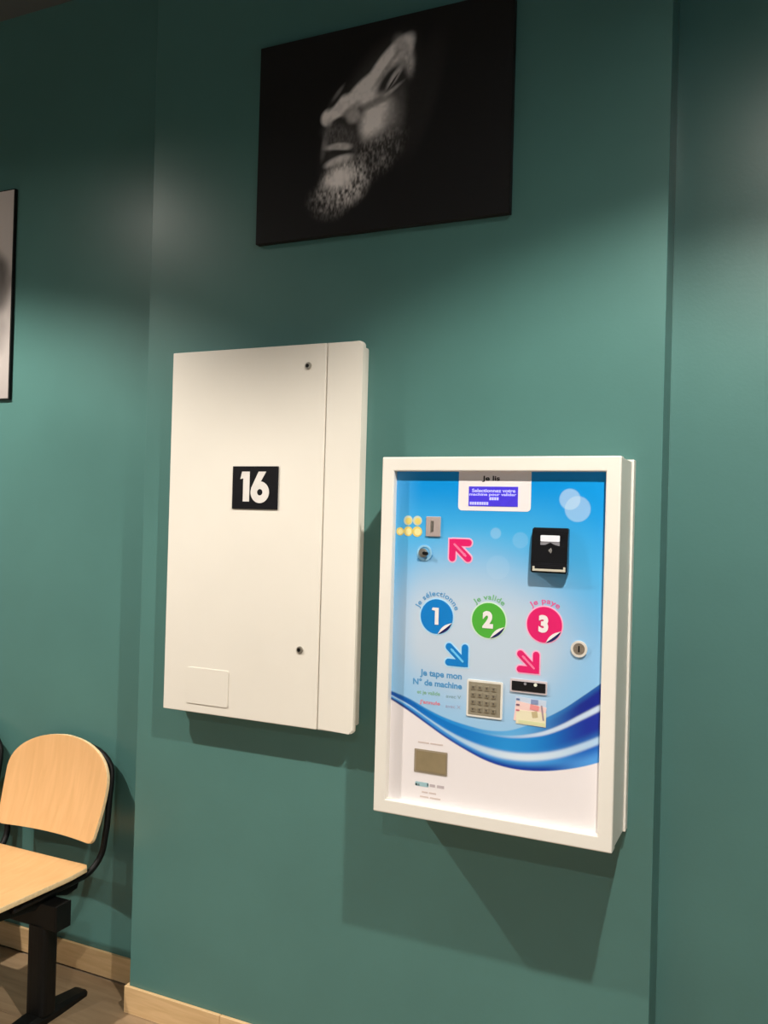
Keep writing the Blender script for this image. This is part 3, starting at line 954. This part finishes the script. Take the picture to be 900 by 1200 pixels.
dashes('maker_logo_mark', -0.8050, -0.7660, 0.9430, 0.0070, ink('logo_grey', '#bfb4b8'), (1, 1.3))

# ------------------------------------------------------------------ beam bench
BX, BYc = -2.11, 2.085
B = thing('beam_bench', (-2.53, BYc, 0.0), 'two-seat waiting bench with beech plywood shells on a black steel beam', 'bench')
bm = box_bm(-3.02, -2.030, BYc - 0.030, BYc + 0.030, 0.305, 0.385, 0.004)
beam = from_bm('beam', bm, M_black, B)
box('beam_end_cap', -2.030, -2.025, BYc - 0.0305, BYc + 0.0305, 0.3045, 0.3855, M_black, B, bevel=0.002)
for lx in (BX, -2.93):
    # column: flattened oval tube
    bm = bmesh.new()
    n = 28
    ring = []
    for z in (0.028, 0.31):
        ring.append([bm.verts.new((lx + 0.040 * math.copysign(abs(math.cos(a)) ** 0.6, math.cos(a)),
                                   BYc + 0.034 * math.copysign(abs(math.sin(a)) ** 0.6, math.sin(a)), z))
                     for a in (2 * math.pi * k / n for k in range(n))])
    for k in range(n):
        bm.faces.new((ring[0][k], ring[0][(k + 1) % n], ring[1][(k + 1) % n], ring[1][k]))
    bm.faces.new(ring[1]); bm.faces.new(list(reversed(ring[0])))
    from_bm('leg', bm, M_black, B)
    # foot: tapering bar running front to back
    bm = bmesh.new()
    secs = [(-0.235, 0.024, 0.014), (-0.225, 0.030, 0.018), (-0.05, 0.036, 0.032), (0.05, 0.036, 0.032), (0.170, 0.030, 0.018), (0.180, 0.024, 0.014)]
    rg = []
    for dy, hw, h in secs:
        rg.append([bm.verts.new((lx + sx, BYc + dy, zz)) for sx, zz in ((-hw, 0.0), (hw, 0.0), (hw, h * 0.6), (hw * 0.7, h), (-hw * 0.7, h), (-hw, h * 0.6))])
    for a, b in zip(rg[:-1], rg[1:]):
        for k in range(6):
            bm.faces.new((a[k], a[(k + 1) % 6], b[(k + 1) % 6], b[k]))
    bm.faces.new(rg[0]); bm.faces.new(list(reversed(rg[-1])))
    from_bm('foot', bm, M_black, B)

def shell(name, rows, ma, parent, edge_mat=None, thick=0.012):
    """rows: grid of front-surface points; thickened along the surface normal"""
    bm = bmesh.new()
    nr, nc = len(rows), len(rows[0])
    V = [[bm.verts.new(p) for p in r] for r in rows]
    for i in range(nr - 1):
        for j in range(nc - 1):
            bm.faces.new((V[i][j], V[i][j + 1], V[i + 1][j + 1], V[i + 1][j]))
    bmesh.ops.recalc_face_normals(bm, faces=bm.faces)
    me = bpy.data.meshes.new(name)
    bm.to_mesh(me); bm.free()
    o = link(name, me, ma, parent, smooth=True)
    if edge_mat:
        me.materials.append(edge_mat)
    so = o.modifiers.new('thickness', 'SOLIDIFY')
    so.thickness = thick
    so.offset = 0.0
    if edge_mat:
        so.material_offset_rim = 1
    bv = o.modifiers.new('edge', 'BEVEL')
    bv.width = 0.0025
    bv.segments = 2
    bv.limit_method = 'ANGLE'
    bv.angle_limit = math.radians(50)
    return o

def seat_unit(cx):
    # seat pan: rounded-corner rectangle, gently dished, front rolls down, rear turns up slightly
    hw, yr, yf = 0.222, 2.228, 1.800
    rows = []
    for i in range(25):
        s = i / 24.0
        yy = yr + (yf - yr) * s
        # corner rounding
        d_rear = (yr - yy); d_front = (yy - yf)
        w = hw
        for dd, R in ((d_rear, 0.018), (d_front, 0.06)):
            if dd < R:
                w = min(w, hw - R + math.sqrt(max(R * R - (R - dd) ** 2, 0)))
        z = 0.437 + 0.006 * sstep(0.25, 0.0, np.array([s]))[0] + 0.012 * math.sin(math.pi * s) * 0.0 - 0.030 * max(0, (s - 0.86) / 0.14) ** 2
        z += 0.012 * (s - 0.2) * (1 if s < 0.86 else 1)
        row_ = []
        for j in range(17):
            q = -1 + 2 * j / 16.0
            row_.append((cx + q * w, yy, z - 0.008 * (1 - q * q) * math.sin(math.pi * min(max(s, 0), 1)) ** 0.5))
        rows.append(row_)
    seat = shell('seat', rows, M_ply, B, M_ply_edge, 0.017)
    # backrest: straight bottom, flared sides, domed top, leaning back
    zb, zt = 0.512, 0.828
    H_ = zt - zb
    lean = math.radians(13)
    rows = []
    NB = 30
    for i in range(NB + 1):
        s = i / NB
        s = 0.5 - 0.5 * math.cos(math.pi * s)
        h = H_ * s
        if s < 0.55:
            w = 0.217 + 0.014 * math.sin(math.pi / 2 * s / 0.55)
        else:
            e = (s - 0.55) / 0.45
            w = 0.231 * max(1 - e ** 2.35, 0.0) ** (1 / 2.0) if e < 1 else 0.0
        rb = 0.022
        if h < rb:
            w = w - rb + math.sqrt(max(rb * rb - (rb - h) ** 2, 0))
        w = max(w, 0.004)
        row_ = []
        for j in range(19):
            q = -1 + 2 * j / 18.0
            yy = 2.262 + h * math.tan(lean) - 0.028 * (q * w / 0.228) ** 2 + 0.012 * math.sin(math.pi * s)
            row_.append((cx + q * w, yy, zb + h))
        rows.append(row_)
    shell('backrest', rows, M_ply, B, M_ply_edge, 0.011)
    # steel tube: under the seat side, bending up behind the backrest, over its top
    bm = bmesh.new()
    pts = []
    for sgn in (1, -1):
        side = []
        side.append((cx + sgn * 0.195, 1.93, 0.412))
        side.append((cx + sgn * 0.200, 2.16, 0.412))
        for k in range(1, 9):
            a = math.pi / 2 * k / 8
            side.append((cx + sgn * (0.200 + 0.022 * k / 8), 2.20 + 0.085 * math.sin(a), 0.412 + 0.085 * (1 - math.cos(a))))
        side.append((cx + sgn * 0.222, 2.298, 0.56))
        side.append((cx + sgn * 0.216, 2.312, 0.64))
        side.append((cx + sgn * 0.207, 2.330, 0.70))
        for k in range(1, 8):
            a = math.pi / 2 * k / 8
            side.append((cx + sgn * 0.203 * math.cos(a) ** 0.8, 2.334 + 0.020 * math.sin(a), 0.71 + 0.092 * math.sin(a)))
        pts.append(side)
    path = pts[0] + pts[1][::-1]
    tube(bm, path, 0.0105, 12)
    from_bm('back_tube', bm, M_black, B, smooth=True)
    # bracket under the seat
    bm = bmesh.new()
    for sgn in (1, -1):
        pr = [(1.83, 0.426), (2.205, 0.424), (2.215, 0.400), (2.205, 0.376), (2.16, 0.370), (2.116, 0.3855), (2.054, 0.3855), (2.03, 0.372), (1.86, 0.398)]
        a = [bm.verts.new((cx + sgn * 0.183 - 0.004, yy, zz)) for yy, zz in pr]
        b = [bm.verts.new((cx + sgn * 0.183 + 0.004, yy, zz)) for yy, zz in pr]
        bm.faces.new(a); bm.faces.new(list(reversed(b)))
        for k in range(len(pr)):
            l = (k + 1) % len(pr)
            bm.faces.new((a[k], a[l], b[l], b[k]))
    box_bm(cx - 0.185, cx + 0.185, 1.94, 1.97, 0.398, 0.418, 0.002, 1, bm)
    box_bm(cx - 0.185, cx + 0.185, 2.12, 2.15, 0.398, 0.418, 0.002, 1, bm)
    from_bm('seat_bracket', bm, M_black, B)
seat_unit(-2.275)
seat_unit(-2.800)
